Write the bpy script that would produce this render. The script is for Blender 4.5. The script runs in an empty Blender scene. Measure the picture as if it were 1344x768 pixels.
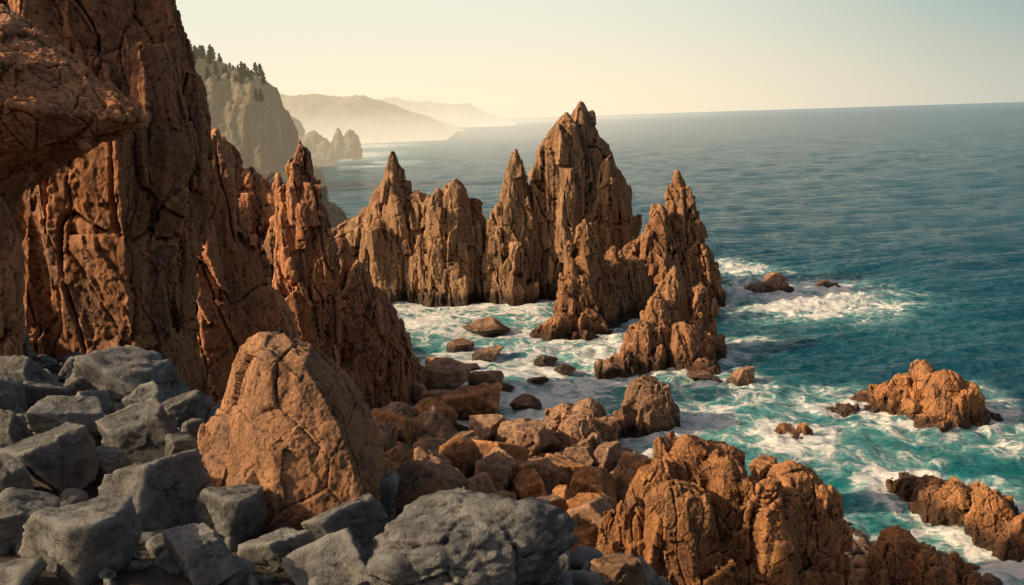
import bpy, bmesh, math, time
import numpy as np
from mathutils import Vector, Matrix, Euler
from mathutils.bvhtree import BVHTree
T0=time.time()
scene=bpy.context.scene
rng=np.random.default_rng(11)
# ------------------------------------------------------------------ camera
H=30.0; F=1164.0
R=Matrix.Rotation(math.radians(90-11.2),3,'X') @ Matrix.Rotation(math.radians(-1.8),3,'Z')
cam_d=bpy.data.cameras.new("camera"); cam_d.lens=F/1344*36; cam_d.sensor_width=36
cam_d.clip_start=0.1; cam_d.clip_end=60000
cam=bpy.data.objects.new("camera",cam_d); scene.collection.objects.link(cam)
cam.matrix_world=Matrix.Translation((0,0,H)) @ R.to_4x4()
scene.camera=cam
Rn=np.array(R)
def ray(px,py): return Rn@np.array([(px-672)/F,(384-py)/F,-1.0])
def at(px,py,Y):
    d=ray(px,py); t=Y/d[1]; return np.array([d[0]*t,Y,H+d[2]*t])
def sea_pt(px,py):
    d=ray(px,py); t=-H/d[2]; return np.array([d[0]*t,d[1]*t,0.0])
# ------------------------------------------------------------------ noise
_r=np.random.default_rng(3)
PERM=_r.permutation(256); PERM=np.concatenate([PERM,PERM,PERM]).astype(np.int32)
G=_r.normal(size=(256,3)); G/=np.linalg.norm(G,axis=1)[:,None]; G=G.astype(np.float32)
JT=_r.random((256,3)).astype(np.float32)
def perlin(p,seed=0):
    p=np.asarray(p,dtype=np.float32)+np.float32(seed*17.37+100.5)
    i=np.floor(p); f=p-i; i=i.astype(np.int32)&255
    u=f*f*f*(f*(f*6-15)+10)
    out=0
    for dx in (0,1):
        a=PERM[i[:,0]+dx]; wx=u[:,0] if dx else 1-u[:,0]
        for dy in (0,1):
            b=PERM[a+i[:,1]+dy]; wy=u[:,1] if dy else 1-u[:,1]
            for dz in (0,1):
                c=PERM[b+i[:,2]+dz]; wz=u[:,2] if dz else 1-u[:,2]
                g=G[c]
                out=out+(g[:,0]*(f[:,0]-dx)+g[:,1]*(f[:,1]-dy)+g[:,2]*(f[:,2]-dz))*wx*wy*wz
    return out*1.5
def fbm(p,o=4,seed=0,gain=.5):
    s=0;a=1.0
    for k in range(o):
        s=s+a*perlin(p*(2.03**k),seed+k*3); a*=gain
    return s
def ridged(p,o=4,seed=0,gain=.5):
    s=0;a=1.0;t=0
    for k in range(o):
        n=1-np.abs(perlin(p*(2.07**k),seed+k*5))*2.0; s=s+a*n; t+=a; a*=gain
    return s/t
def worley(p,seed=0,no=None,kn=.2,kg=.5):
    p=np.asarray(p,dtype=np.float32)+np.float32(seed*9.1+50)
    i=np.floor(p).astype(np.int32)
    F1=np.full(len(p),9.,np.float32);F2=F1.copy();off=np.zeros(len(p),np.float32)
    for dx in (-1,0,1):
        for dy in (-1,0,1):
            for dz in (-1,0,1):
                c=i+np.array([dx,dy,dz],dtype=np.int32); m=c&255
                h=PERM[PERM[PERM[m[:,0]]+m[:,1]]+m[:,2]]
                v=p-(c+JT[h]); d=np.sqrt((v*v).sum(1))
                t=kg*(v*G[h]).sum(1)
                if no is not None: t=t-kn*(v*no).sum(1)
                n=d<F1
                F2=np.where(n,F1,np.minimum(F2,d)); off=np.where(n,t,off); F1=np.where(n,d,F1)
    return F1,F2,off
# ------------------------------------------------------------------ terrain function
def terr0(x,y):
    x=np.asarray(x,float);y=np.asarray(y,float)
    s=-(0.66*(x-5)+0.75*(y-74))
    z=np.interp(s,[-120,-40,-10,0,12,25,36,45,50,55,70,110],[-9,-7,-2.5,-.2,2.4,5.6,11.5,20,24,25.4,26.0,27])
    lim=np.maximum(25.4-1.5*(x-.3),6.0)
    z=np.where(x>.3,np.minimum(z,lim),z)
    xc=np.interp(y,[0,60,96,115,150,228,300,400,620,1000,3000],[-18,-21,-25,-30,-42,-56,-94,-124,-146,-330,-700])
    top=np.interp(y,[0,60,96,150,228,300,400,700,1500],[40,26,20,10,10,18,36,30,50])
    zc=np.clip((xc-x)*1.25-1,-9,top)
    return np.maximum(z,zc)
def terr(x,y):
    x=np.atleast_1d(np.asarray(x,float));y=np.atleast_1d(np.asarray(y,float))
    p=np.stack([x,y,x*0],1)
    return terr0(x,y)+0.35*fbm(p*.35,4,seed=2)
def hit(px,py):
    d=ray(px,py); t=np.concatenate([np.arange(4,60,.05),np.arange(60,300,.2)])
    X=d[0]*t;Y=d[1]*t;Z=H+d[2]*t
    g=np.maximum(terr(X,Y),0.0)
    k=np.argmax(Z<g)
    if not (Z<g).any(): return sea_pt(px,py)
    return np.array([X[k],Y[k],g[k]])
def seen(x,y,z):
    t=np.linspace(.08,.985,60)
    return bool((terr0(x*t,y*t)<H+(z-H)*t+.1).all())
# ------------------------------------------------------------------ materials
def newmat(name):
    m=bpy.data.materials.new(name); m.use_nodes=True; nt=m.node_tree; nt.nodes.clear()
    out=nt.nodes.new('ShaderNodeOutputMaterial'); b=nt.nodes.new('ShaderNodeBsdfPrincipled')
    nt.links.new(b.outputs[0],out.inputs[0]); return m,nt,b
def N(nt,t,**kw):
    n=nt.nodes.new(t)
    for k,v in kw.items(): setattr(n,k,v)
    return n
def math_(nt,op,a,b=None,c=None,clamp=False):
    n=N(nt,'ShaderNodeMath',operation=op); n.use_clamp=clamp
    for i,v in enumerate((a,b,c)):
        if v is None: continue
        if isinstance(v,(int,float)): n.inputs[i].default_value=v
        else: nt.links.new(v,n.inputs[i])
    return n.outputs[0]
def vmath(nt,op,a,b=None,out=0):
    n=N(nt,'ShaderNodeVectorMath',operation=op)
    for i,v in enumerate((a,b)):
        if v is None: continue
        if isinstance(v,tuple): n.inputs[i].default_value=v
        else: nt.links.new(v,n.inputs[i])
    return n.outputs[out]
def mixc(nt,f,a,b,mode='MIX'):
    n=N(nt,'ShaderNodeMix',data_type='RGBA',blend_type=mode)
    for i,v in ((0,f),(6,a),(7,b)):
        if isinstance(v,(int,float)): n.inputs[i].default_value=v
        elif isinstance(v,tuple): n.inputs[i].default_value=(v[0],v[1],v[2],1)
        else: nt.links.new(v,n.inputs[i])
    return n.outputs[2]
def ss(nt,v,a,b,lo=0.,hi=1.):
    n=N(nt,'ShaderNodeMapRange',interpolation_type='SMOOTHSTEP')
    nt.links.new(v,n.inputs[0]); n.inputs[1].default_value=a;n.inputs[2].default_value=b
    n.inputs[3].default_value=lo;n.inputs[4].default_value=hi
    return n.outputs[0]
def noise(nt,vec,scale,detail=6,rough=.55,dist=0.):
    n=N(nt,'ShaderNodeTexNoise'); nt.links.new(vec,n.inputs['Vector'])
    n.inputs['Scale'].default_value=scale;n.inputs['Detail'].default_value=detail
    n.inputs['Roughness'].default_value=rough;n.inputs['Distortion'].default_value=dist
    return n.outputs['Fac']
def scalev(nt,v,s):
    n=N(nt,'ShaderNodeVectorMath',operation='SCALE'); nt.links.new(v,n.inputs[0]); n.inputs['Scale'].default_value=s; return n.outputs[0]
def facets(nt,vec,scale):
    q=scalev(nt,vec,scale)
    vo=N(nt,'ShaderNodeTexVoronoi',feature='F1'); nt.links.new(q,vo.inputs['Vector']); vo.inputs['Scale'].default_value=1.0
    v=vmath(nt,'SUBTRACT',q,vo.outputs['Position'])
    c=vmath(nt,'SUBTRACT',vo.outputs['Color'],(.5,.5,.5))
    return vmath(nt,'DOT_PRODUCT',v,c,1),vo
def rock_mat(name,c1,c2,c3,dark,S=1.0,bump=.1,wet=True,vert=.4,green=None,wetz=1.3,crk=.5,air=None,var=.45):
    m,nt,b=newmat(name)
    geo=N(nt,'ShaderNodeNewGeometry'); pos=geo.outputs['Position']
    oi=N(nt,'ShaderNodeObjectInfo')
    mp=N(nt,'ShaderNodeMapping'); nt.links.new(pos,mp.inputs[0]); mp.inputs['Scale'].default_value=(1,1,vert)
    mp.inputs['Rotation'].default_value=(.12,.1,0)
    pv=mp.outputs[0]
    n1=noise(nt,pos,.35/S,3,.6); n2=noise(nt,pv,1.6/S,7,.74,.2); n3=noise(nt,pos,9/S,5,.8); n4=noise(nt,pv,.9/S,3,.6,.4)
    nz=N(nt,'ShaderNodeTexNoise'); nt.links.new(pv,nz.inputs['Vector']); nz.inputs['Scale'].default_value=1.2/S; nz.inputs['Detail'].default_value=3
    wv=vmath(nt,'ADD',pv,scalev(nt,nz.outputs['Color'],.4*S))
    f1,vf1=facets(nt,wv,.9/S); f2,vf2=facets(nt,wv,2.8/S)
    col=mixc(nt,ss(nt,n1,.38,.62),c1,c2)
    col=mixc(nt,ss(nt,n4,.48,.66),col,c3)
    col=mixc(nt,ss(nt,n2,.53,.34,0,.82),col,dark)
    col=mixc(nt,ss(nt,n3,.35,.7,0.0,.5),col,(1.3*c2[0],1.3*c2[1],1.35*c2[2]))
    sc_=N(nt,'ShaderNodeSeparateColor'); nt.links.new(vf2.outputs['Color'],sc_.inputs[0])
    tone=math_(nt,'MULTIPLY_ADD',sc_.outputs[0],.38,.82)
    v=math_(nt,'MULTIPLY_ADD',oi.outputs['Random'],var,1-var*.5)
    tone=math_(nt,'MULTIPLY',tone,v)
    tv=N(nt,'ShaderNodeCombineColor')
    for i in range(3): nt.links.new(tone,tv.inputs[i])
    col=mixc(nt,1.0,col,tv.outputs[0],'MULTIPLY')
    vo=N(nt,'ShaderNodeTexVoronoi',feature='DISTANCE_TO_EDGE')
    wq=vmath(nt,'ADD',pv,scalev(nt,nz.outputs['Color'],1.3*S))
    nt.links.new(wq,vo.inputs['Vector']); vo.inputs['Scale'].default_value=1.1/S
    crack=ss(nt,vo.outputs['Distance'],0.0,.03)
    ckm=math_(nt,'MULTIPLY',math_(nt,'SUBTRACT',1.0,crack),ss(nt,n1,.44,.60,0,crk))
    col=mixc(nt,ckm,col,tuple(.4*v for v in dark))
    sep=N(nt,'ShaderNodeSeparateXYZ'); nt.links.new(pos,sep.inputs[0])
    pt=geo.outputs['Pointiness']  # gap shadow painted into creases; ridges painted paler
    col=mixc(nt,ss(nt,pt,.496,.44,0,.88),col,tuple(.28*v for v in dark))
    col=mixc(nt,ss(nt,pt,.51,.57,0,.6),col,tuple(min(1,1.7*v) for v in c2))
    if green:
        sn=N(nt,'ShaderNodeSeparateXYZ'); nt.links.new(geo.outputs['Normal'],sn.inputs[0])
        g=math_(nt,'MULTIPLY',ss(nt,sn.outputs[2],.45,.8),ss(nt,n2,.35,.55))
        col=mixc(nt,g,col,green)
    if wet:
        zz=math_(nt,'ADD',sep.outputs[2],math_(nt,'MULTIPLY',math_(nt,'SUBTRACT',n2,.5),3.0))
        w=ss(nt,zz,wetz,wetz*.35,0,1)
        col=mixc(nt,w,col,mixc(nt,.78,col,(.010,.010,.010)))
        rr=math_(nt,'SUBTRACT',.88,math_(nt,'MULTIPLY',w,.5)); nt.links.new(rr,b.inputs['Roughness'])
    else: b.inputs['Roughness'].default_value=.88
    b.inputs['Specular IOR Level'].default_value=.25
    nt.links.new(col,b.inputs['Base Color'])
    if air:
        b.inputs['Emission Color'].default_value=(*air,1); b.inputs['Emission Strength'].default_value=1  # distance haze painted onto the rock as emission
    h=math_(nt,'ADD',math_(nt,'MULTIPLY',n2,.55),math_(nt,'MULTIPLY',n3,.45))
    h=math_(nt,'ADD',h,math_(nt,'MULTIPLY',f1,1.7)); h=math_(nt,'ADD',h,math_(nt,'MULTIPLY',f2,.95))
    h=math_(nt,'ADD',h,math_(nt,'MULTIPLY',crack,.16*crk))
    bm=N(nt,'ShaderNodeBump'); bm.inputs['Strength'].default_value=1.0; bm.inputs['Distance'].default_value=bump
    nt.links.new(h,bm.inputs['Height']); nt.links.new(bm.outputs[0],b.inputs['Normal'])
    return m
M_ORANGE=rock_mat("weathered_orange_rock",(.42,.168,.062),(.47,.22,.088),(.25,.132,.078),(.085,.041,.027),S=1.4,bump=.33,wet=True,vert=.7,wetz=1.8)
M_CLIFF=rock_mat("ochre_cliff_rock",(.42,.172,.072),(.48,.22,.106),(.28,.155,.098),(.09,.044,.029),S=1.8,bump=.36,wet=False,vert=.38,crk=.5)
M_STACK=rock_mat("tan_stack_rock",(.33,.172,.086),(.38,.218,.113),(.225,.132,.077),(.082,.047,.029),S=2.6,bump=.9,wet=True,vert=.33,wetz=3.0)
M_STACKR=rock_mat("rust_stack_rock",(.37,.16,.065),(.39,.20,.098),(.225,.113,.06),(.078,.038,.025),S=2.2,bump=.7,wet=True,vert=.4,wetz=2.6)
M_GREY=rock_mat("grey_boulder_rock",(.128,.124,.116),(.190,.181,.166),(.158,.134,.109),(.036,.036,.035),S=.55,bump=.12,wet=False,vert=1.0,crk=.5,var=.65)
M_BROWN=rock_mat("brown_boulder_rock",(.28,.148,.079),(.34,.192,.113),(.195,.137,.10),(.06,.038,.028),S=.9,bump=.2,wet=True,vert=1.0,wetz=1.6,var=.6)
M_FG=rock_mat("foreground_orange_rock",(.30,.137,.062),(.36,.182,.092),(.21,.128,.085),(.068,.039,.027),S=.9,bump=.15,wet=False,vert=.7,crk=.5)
M_HEAD=rock_mat("headland_rock",(.13,.10,.065),(.16,.125,.083),(.095,.075,.05),(.05,.04,.03),S=14,bump=2.5,wet=False,vert=.5,green=(.024,.024,.015),air=(.165,.130,.080))  # headland haze painted in as emission
M_POINT=rock_mat("low_point_rock",(.16,.11,.07),(.20,.14,.09),(.11,.08,.055),(.05,.035,.025),S=6,bump=1.5,wet=True,vert=.6,green=(.05,.045,.028),air=(.05,.039,.025))  # slight haze painted in as emission
M_HEAD2=rock_mat("haze_glow_rock",(.08,.065,.045),(.10,.08,.055),(.07,.055,.04),(.05,.04,.03),S=14,bump=1.0,wet=False,vert=.5,air=(.38,.305,.197))  # mostly painted haze: strong emission over dark rock
M_GROUND=rock_mat("rubble_ground",(.07,.052,.039),(.10,.073,.052),(.05,.042,.036),(.02,.016,.013),S=.6,bump=.12,wet=True,vert=1.0)
def simple(name,c1,c2,scale,rough=.9,air=None,haze_glow_low=None,zt=60):
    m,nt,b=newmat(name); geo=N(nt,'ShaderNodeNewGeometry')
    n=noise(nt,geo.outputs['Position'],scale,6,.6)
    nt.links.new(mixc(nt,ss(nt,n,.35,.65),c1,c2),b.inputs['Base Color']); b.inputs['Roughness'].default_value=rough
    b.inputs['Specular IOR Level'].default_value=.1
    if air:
        b.inputs['Emission Strength'].default_value=1  # emission stands in for distance haze
        if haze_glow_low:
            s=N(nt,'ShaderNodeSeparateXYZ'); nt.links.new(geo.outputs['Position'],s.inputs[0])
            nt.links.new(mixc(nt,ss(nt,s.outputs[2],0,zt),haze_glow_low,air),b.inputs['Emission Color'])  # low mist painted as brighter emission towards sea level
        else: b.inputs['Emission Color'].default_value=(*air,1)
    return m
M_TRUNK=simple("pine_bark",(.07,.045,.03),(.12,.08,.05),2)
M_LEAF=simple("pine_needles",(.03,.04,.018),(.06,.07,.03),.8,air=(.085,.07,.044))  # needles also carry painted haze as emission
# ------------------------------------------------------------------ mesh helpers
def mesh_obj(name,V,Fc,mat,smooth=True,loc=None):
    me=bpy.data.meshes.new(name)
    V=np.asarray(V,dtype=np.float64)
    if loc is not None: V=V-np.asarray(loc)
    me.from_pydata(V.tolist(),[],[tuple(int(i) for i in f) for f in Fc]); me.update()
    if smooth: me.polygons.foreach_set('use_smooth',[True]*len(me.polygons))
    me.materials.append(mat)
    ob=bpy.data.objects.new(name,me); scene.collection.objects.link(ob)
    if loc is not None: ob.location=loc
    return ob
def grid_mesh(name,X,Y,Z,mat):
    ny,nx=X.shape
    me=bpy.data.meshes.new(name)
    co=np.stack([X,Y,Z],-1).reshape(-1,3)
    me.vertices.add(nx*ny); me.vertices.foreach_set('co',co.ravel())
    j,i=np.meshgrid(np.arange(ny-1),np.arange(nx-1),indexing='ij')
    a=(j*nx+i).ravel(); q=np.stack([a,a+1,a+nx+1,a+nx],1)
    n=len(q); me.loops.add(4*n); me.loops.foreach_set('vertex_index',q.ravel().astype(np.int32))
    me.polygons.add(n); me.polygons.foreach_set('loop_start',np.arange(0,4*n,4,dtype=np.int32))
    me.update(calc_edges=True); me.polygons.foreach_set('use_smooth',[True]*n)
    me.materials.append(mat); me.validate()
    ob=bpy.data.objects.new(name,me); scene.collection.objects.link(ob); return ob
def rings(rs):
    n=len(rs); seg=len(rs[0]); V=np.concatenate(rs); Fc=[]
    for k in range(n-1):
        for i in range(seg):
            j=(i+1)%seg; Fc.append((k*seg+i,k*seg+j,(k+1)*seg+j,(k+1)*seg+i))
    Fc.append(tuple(range(seg))[::-1]); Fc.append(tuple((n-1)*seg+i for i in range(seg)))
    return V,Fc
def loft(pts,radii,axis='Z',seg=28,seed=0):
    r=np.random.default_rng(seed); ph=r.random(4)*6.28; am=r.random(4)*np.array([.12,.10,.08,.06])
    V=[]
    a=np.linspace(0,2*math.pi,seg,endpoint=False)
    lob=1+am[0]*np.cos(2*a+ph[0])+am[1]*np.cos(3*a+ph[1])+am[2]*np.cos(5*a+ph[2])+am[3]*np.cos(7*a+ph[3])
    for p,(ra,rb) in zip(pts,radii):
        c=np.cos(a)*ra*lob; s=np.sin(a)*rb*lob
        if axis=='Z': ring=np.stack([p[0]+c,p[1]+s,p[2]+0*c],1)
        else: ring=np.stack([p[0]+0*c,p[1]+s,p[2]+c],1)
        V.append(ring)
    return rings(V)
def merge(L):
    V=[];Fc=[];o=0
    for v,f in L:
        V.append(v); Fc+=[tuple(i+o for i in x) for x in f]; o+=len(v)
    return np.concatenate(V),Fc
def slab(bot,top,w,r,asp=None,tap=(.55,.95)):
    """one angular block of rock between two points: irregular 4-6 sided prism with a slanted flat top"""
    if asp is None: asp=r.uniform(.6,1.2)
    seg=int(r.integers(4,6)); a=np.linspace(0,2*math.pi,seg,endpoint=False)+r.uniform(-.3,.3,seg)+r.random()*6.28
    rad=r.uniform(.8,1.15,seg); L=np.linalg.norm(top-bot)
    top=top+np.array([r.uniform(-1,1),r.uniform(-1,1),0])*min(.16*L,.6*w)
    t1=r.uniform(.5,.92); th=r.random()*6.28; tl=r.uniform(.1,.7)
    out=[]; cr,sr=math.cos(th*.7),math.sin(th*.7)
    for t,s in ((0,1.0),(t1,1.0),(1.0,r.uniform(*tap))):
        c=bot*(1-t)+top*t
        x0=np.cos(a)*rad*w*s; y0=np.sin(a)*rad*w*s*asp
        x=x0*cr-y0*sr; y=x0*sr+y0*cr
        z=np.zeros(seg)
        if t>0: z=(x*math.cos(th)+y*math.sin(th))*tl*1.3
        out.append(np.stack([c[0]+x,c[1]+y,c[2]+z],1))
    return rings(out)
def chunk(c,s,r):
    v,f=slab(np.array([0,0,-1.]),np.array([0,0,1.]),.8,r)
    M=np.array(Euler((r.uniform(-.6,.6),r.uniform(-.6,.6),r.random()*6.28)).to_matrix())
    return (v@M.T)*np.asarray(s)+c,f
def hull(pts):
    bm=bmesh.new(); [bm.verts.new(p) for p in pts]
    bmesh.ops.convex_hull(bm,input=list(bm.verts))
    loose=[v for v in bm.verts if not v.link_faces]; bmesh.ops.delete(bm,geom=loose,context='VERTS')
    bm.verts.index_update(); bmesh.ops.recalc_face_normals(bm,faces=list(bm.faces))
    V=np.array([v.co[:] for v in bm.verts]); Fc=[tuple(v.index for v in f.verts) for f in bm.faces]; bm.free(); return V,Fc
_sd=[0]
def spire(pxc,pyb,w,pyt,Y,tip=None,p=1.0,q=.8,ratio=1.0,ext=4.0,dy=0.0,tipw=.03,nb=None,bw=1.0,bl=1.0):
    _sd[0]+=1; r=np.random.default_rng(500+_sd[0])
    B=at(pxc,pyb,Y); T=at(pxc if tip is None else tip,pyt,Y+dy)
    R0=w/2*Y/F; n=14; pts=[];rad=[]
    rt=lambda t: R0*max(tipw,(1-max(t,0)**p)**q)
    pts.append(B-np.array([0,0,ext])); rad.append((R0*.9,R0*.9*ratio))
    for k in range(n+1):
        t=k/n; c=B*(1-t)+T*t; rr=rt(t)*.74
        pts.append(c); rad.append((rr,rr*ratio))
    L=[loft(pts,rad,seed=_sd[0],seg=9)]
    Hh=T[2]-B[2]
    if nb is None: nb=int(12+8*Hh/(R0*2))
    for k in range(nb):
        t=1-r.random()**.8*.98; t=min(t,.97)
        an=r.random()*6.28; r0=rt(t)
        bwid=max(r0,.22*R0)*r.uniform(.28,.58)*bw; fr=max(r0*.95-bwid*.62,0)/max(r0,1e-3)
        hb=min(bwid*r.uniform(1.4,4.0)*bl,Hh*t+ext*.8)
        t2=t-hb/Hh
        def P(tt):
            c=B*(1-tt)+T*tt; rr=rt(min(max(tt,0),1))*fr
            return c+np.array([math.cos(an)*rr,math.sin(an)*rr*ratio,0])
        L.append(slab(P(t2),P(t)+np.array([0,0,bwid*.3]),bwid,r,tap=(.35,.9)))
    return merge(L)
def wall(sections,Y,depth,ext=3,dys=None,nb=60,bw=1.0,bl=1.0,front=True,cw=.9):
    _sd[0]+=1; r=np.random.default_rng(700+_sd[0]); pts=[];rad=[]
    for k,(py,l,r_) in enumerate(sections):
        YY=Y+(dys[k] if dys else 0)
        c=at((l+r_)/2,py,YY); rr=(r_-l)/2*YY/F
        if k==0: pts.append(c-np.array([0,0,ext])); rad.append((rr*1.05,depth))
        pts.append(c); rad.append((rr,depth*(.9 if k<len(sections)-1 else .6)))
    pts=np.array(pts);rad=np.array(rad)
    L=[loft(pts,rad*cw,seed=_sd[0],seg=12)]
    def S(z):
        c=np.array([np.interp(z,pts[:,2],pts[:,i]) for i in range(3)]); return c,np.interp(z,pts[:,2],rad[:,0]),np.interp(z,pts[:,2],rad[:,1])
    z0,z1=pts[0,2],pts[-1,2]; dm=min(depth,rad[:,0].mean())
    for k in range(nb):
        z=z0+(z1-z0)*(.08+.92*r.random()); an=r.uniform(math.pi*.95,math.pi*2.1) if front else r.random()*6.28
        bwid=dm*(.16+.34*r.random()**1.5)*bw; hb=min(bwid*r.uniform(1.6,5)*bl,z-z0)
        def P(zz):
            c,ra,rb=S(zz); return np.array([c[0]+math.cos(an)*(ra-bwid*.6),c[1]+math.sin(an)*(rb-bwid*.45),zz])
        L.append(slab(P(z-hb),P(z),bwid,r))
    return merge(L)
def jag(p,no,a,f,seed,vs=.3,facet=1.0,fine=1.0,groove=1.0):
    q2=p@np.array(Matrix.Rotation(.12,3,'Y')@Matrix.Rotation(.1,3,'X')).T
    q2=q2+(.35/f)*.3*np.stack([fbm(p*f,2,seed+61),fbm(p*f,2,seed+62),fbm(p*f,2,seed+63)],1)
    d=a*.12*fbm(p*np.array([f*.6,f*.6,f*.35]),2,seed+9)
    for k,(m,amp) in enumerate(((1.0,1.0),(2.6,.42),(7,.20))):
        v=np.array([1,1,vs if k<2 else max(vs,.6)])
        F1,F2,t=worley(q2*f*m*v*1.5,seed+k*4,no,.14,.56)
        d+=facet*a*amp*t
        if k<1: d-=facet*a*.16*np.clip(1-(F2-F1)/.05,0,1)
    if groove>0:
        g=perlin(q2*np.array([f*1.2,f*1.2,f*.14]),seed+70); d-=groove*a*.45*np.clip(1-np.abs(g)/.03,0,1)
    d+=fine*a*.085*fbm(p*f*7,4,seed+21,.7)
    return d
hero_list=[]
def hero(name,parts,voxel,a,f,mat,seed=1,vs=.6,label="",category="",facet=1.0,fine=1.0,groove=1.0,warp=.2):
    V,Fc=merge(parts)
    ob=mesh_obj(name+"_tmp",V,Fc,mat)
    md=ob.modifiers.new("r",'REMESH'); md.mode='VOXEL'; md.voxel_size=voxel
    dg=bpy.context.evaluated_depsgraph_get(); dg.update()
    me=bpy.data.meshes.new_from_object(ob.evaluated_get(dg))
    bpy.data.objects.remove(ob)
    n=len(me.vertices); co=np.empty(n*3); me.vertices.foreach_get('co',co); co=co.reshape(-1,3)
    no=np.empty(n*3); me.vertices.foreach_get('normal',no); no=no.reshape(-1,3)
    wq=co*f*.55*np.array([1,1,.6])
    wv=np.stack([fbm(wq,3,seed+31),fbm(wq,3,seed+41),fbm(wq,3,seed+51)*.4],1)
    d=jag(co,no.astype(np.float32),a,f,seed,vs,facet,fine,groove)
    co2=co+wv*a*warp+no*d[:,None]
    base=np.array([co2[:,0].mean(),co2[:,1].mean(),max(co2[:,2].min(),-1.0 if co2[:,2].min()<0 else -99)])
    me.vertices.foreach_set('co',(co2-base).ravel()); me.update()
    me.polygons.foreach_set('use_smooth',[True]*len(me.polygons))
    me.materials.clear(); me.materials.append(mat); me.name=name
    o2=bpy.data.objects.new(name,me); o2.location=base; scene.collection.objects.link(o2)
    if label: o2["label"]=label
    if category: o2["category"]=category
    low=co2[np.abs(co2[:,2])<1.2]
    if len(low): hero_list.append(low[:: max(1,len(low)//150),:2])
    return o2
# ------------------------------------------------------------------ sea stacks
Yr=150.0
hero("sea_stack",[
 spire(518,388,96,197,Yr+1,tip=515,p=1.5,q=.75),
 spire(546,388,64,250,Yr,tip=547,p=3.6,q=.5),
 spire(497,388,90,244,Yr+3,tip=501,p=2.2,q=.6),
 spire(474,386,90,280,Yr+5,tip=476,p=2.8,q=.5),
 spire(454,380,76,290,Yr+8,tip=456,p=3.4,q=.5)],.16,.85,.22,M_STACK,seed=1,vs=.36,groove=1.6,
 label="tan rock stack with one sharp peak and a sloping shoulder",category="sea stack")
hero("sea_stack",[
 spire(598,402,88,235,Yr-3,tip=597,p=4,q=.5),
 spire(576,400,54,247,Yr-4,tip=574,p=4,q=.45),
 spire(624,402,56,268,Yr-2,tip=620,p=4,q=.5),
 spire(645,400,56,280,Yr,tip=648,p=4,q=.5)],.15,.75,.25,M_STACK,seed=2,vs=.36,groove=1.6,
 label="broad tan rock column with a serrated crown rising from surf",category="sea stack")
hero("sea_stack",[
 spire(673,402,78,195,Yr-5,tip=677,p=2.2,q=.75),
 spire(655,402,44,262,Yr-6,tip=657,p=3,q=.5),
 spire(692,400,48,236,Yr-4,tip=690,p=3.2,q=.5)],.15,.7,.25,M_STACK,seed=3,vs=.35,groove=1.6,
 label="slender pointed tan rock pinnacle rising from surf",category="sea stack")
hero("sea_stack",[
 spire(766,400,100,132,Yr,tip=762,p=3.4,q=.7,bl=1.7),
 spire(738,400,80,148,Yr-3,tip=742,p=4.0,q=.5,bl=1.7),
 spire(722,400,60,170,Yr-3,tip=724,p=4.0,q=.5,bl=1.5),
 spire(788,400,82,176,Yr-1,tip=786,p=3.6,q=.5,bl=1.6),
 spire(808,400,60,210,Yr,tip=804,p=3.6,q=.5,bl=1.4),
 spire(820,402,44,266,Yr-1,tip=818,p=3.6,q=.5,bl=1.2)],.16,.8,.22,M_STACK,seed=4,vs=.33,groove=1.8,
 label="tallest tan rock stack with slab sides and a double summit",category="sea stack")
Yc=140.0
hero("sea_stack",[
 spire(888,402,96,224,Yc,tip=889,p=1.8,q=.8),
 spire(864,400,64,266,Yc-3,tip=866,p=3,q=.5),
 spire(908,402,66,272,Yc-1,tip=904,p=2.4,q=.6),
 spire(924,402,46,318,Yc-3,tip=922,p=3,q=.5),
 spire(934,402,28,352,Yc-3,tip=934,p=3,q=.5),
 spire(848,400,60,298,Yc,tip=852,p=3,q=.5),
 spire(824,404,60,316,Yc-2,tip=830,p=3,q=.5)],.15,.78,.26,M_STACKR,seed=5,vs=.4,groove=1.5,
 label="rust brown pyramidal rock stack standing in white surf",category="sea stack")
Yb=122.0
hero("sea_stack",[
 spire(768,438,70,287,Yb+2,tip=767,p=2.8,q=.6),
 spire(750,440,50,345,Yb,tip=752,p=3,q=.5),
 spire(790,440,54,342,Yb+2,tip=787,p=3,q=.5),
 spire(806,436,64,322,Yb+7,tip=806,p=3,q=.5),
 spire(834,436,60,334,Yb+9,tip=832,p=3,q=.5),
 spire(733,444,64,412,Yb-3,tip=738,p=2,q=.7),
 spire(765,446,104,398,Yb-1,tip=765,p=2,q=.7),
 spire(715,444,40,428,Yb-3,p=2,q=.7)],.13,.65,.30,M_STACKR,seed=6,vs=.45,groove=1.4,
 label="orange needle shaped rock stack with a spreading base",category="sea stack")
Yd=102.0
hero("sea_stack",[
 spire(882,490,96,348,Yd+6,tip=885,p=2.0,q=.75),
 spire(858,494,76,386,Yd+3,tip=864,p=2.4,q=.6),
 spire(916,494,68,370,Yd+6,tip=918,p=3,q=.5),
 spire(840,496,70,420,Yd+1,tip=846,p=2.6,q=.55),
 spire(900,498,84,424,Yd+1,tip=896,p=3,q=.5),
 spire(934,496,46,438,Yd+4,tip=932,p=3,q=.5),
 spire(812,496,62,460,Yd-1,tip=818,p=2,q=.7),
 spire(925,504,64,466,Yd-2,tip=925,p=2,q=.7)],.105,.6,.35,M_STACKR,seed=7,vs=.46,groove=1.4,
 label="craggy orange rock stack with stepped jagged spurs",category="sea stack")
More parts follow.
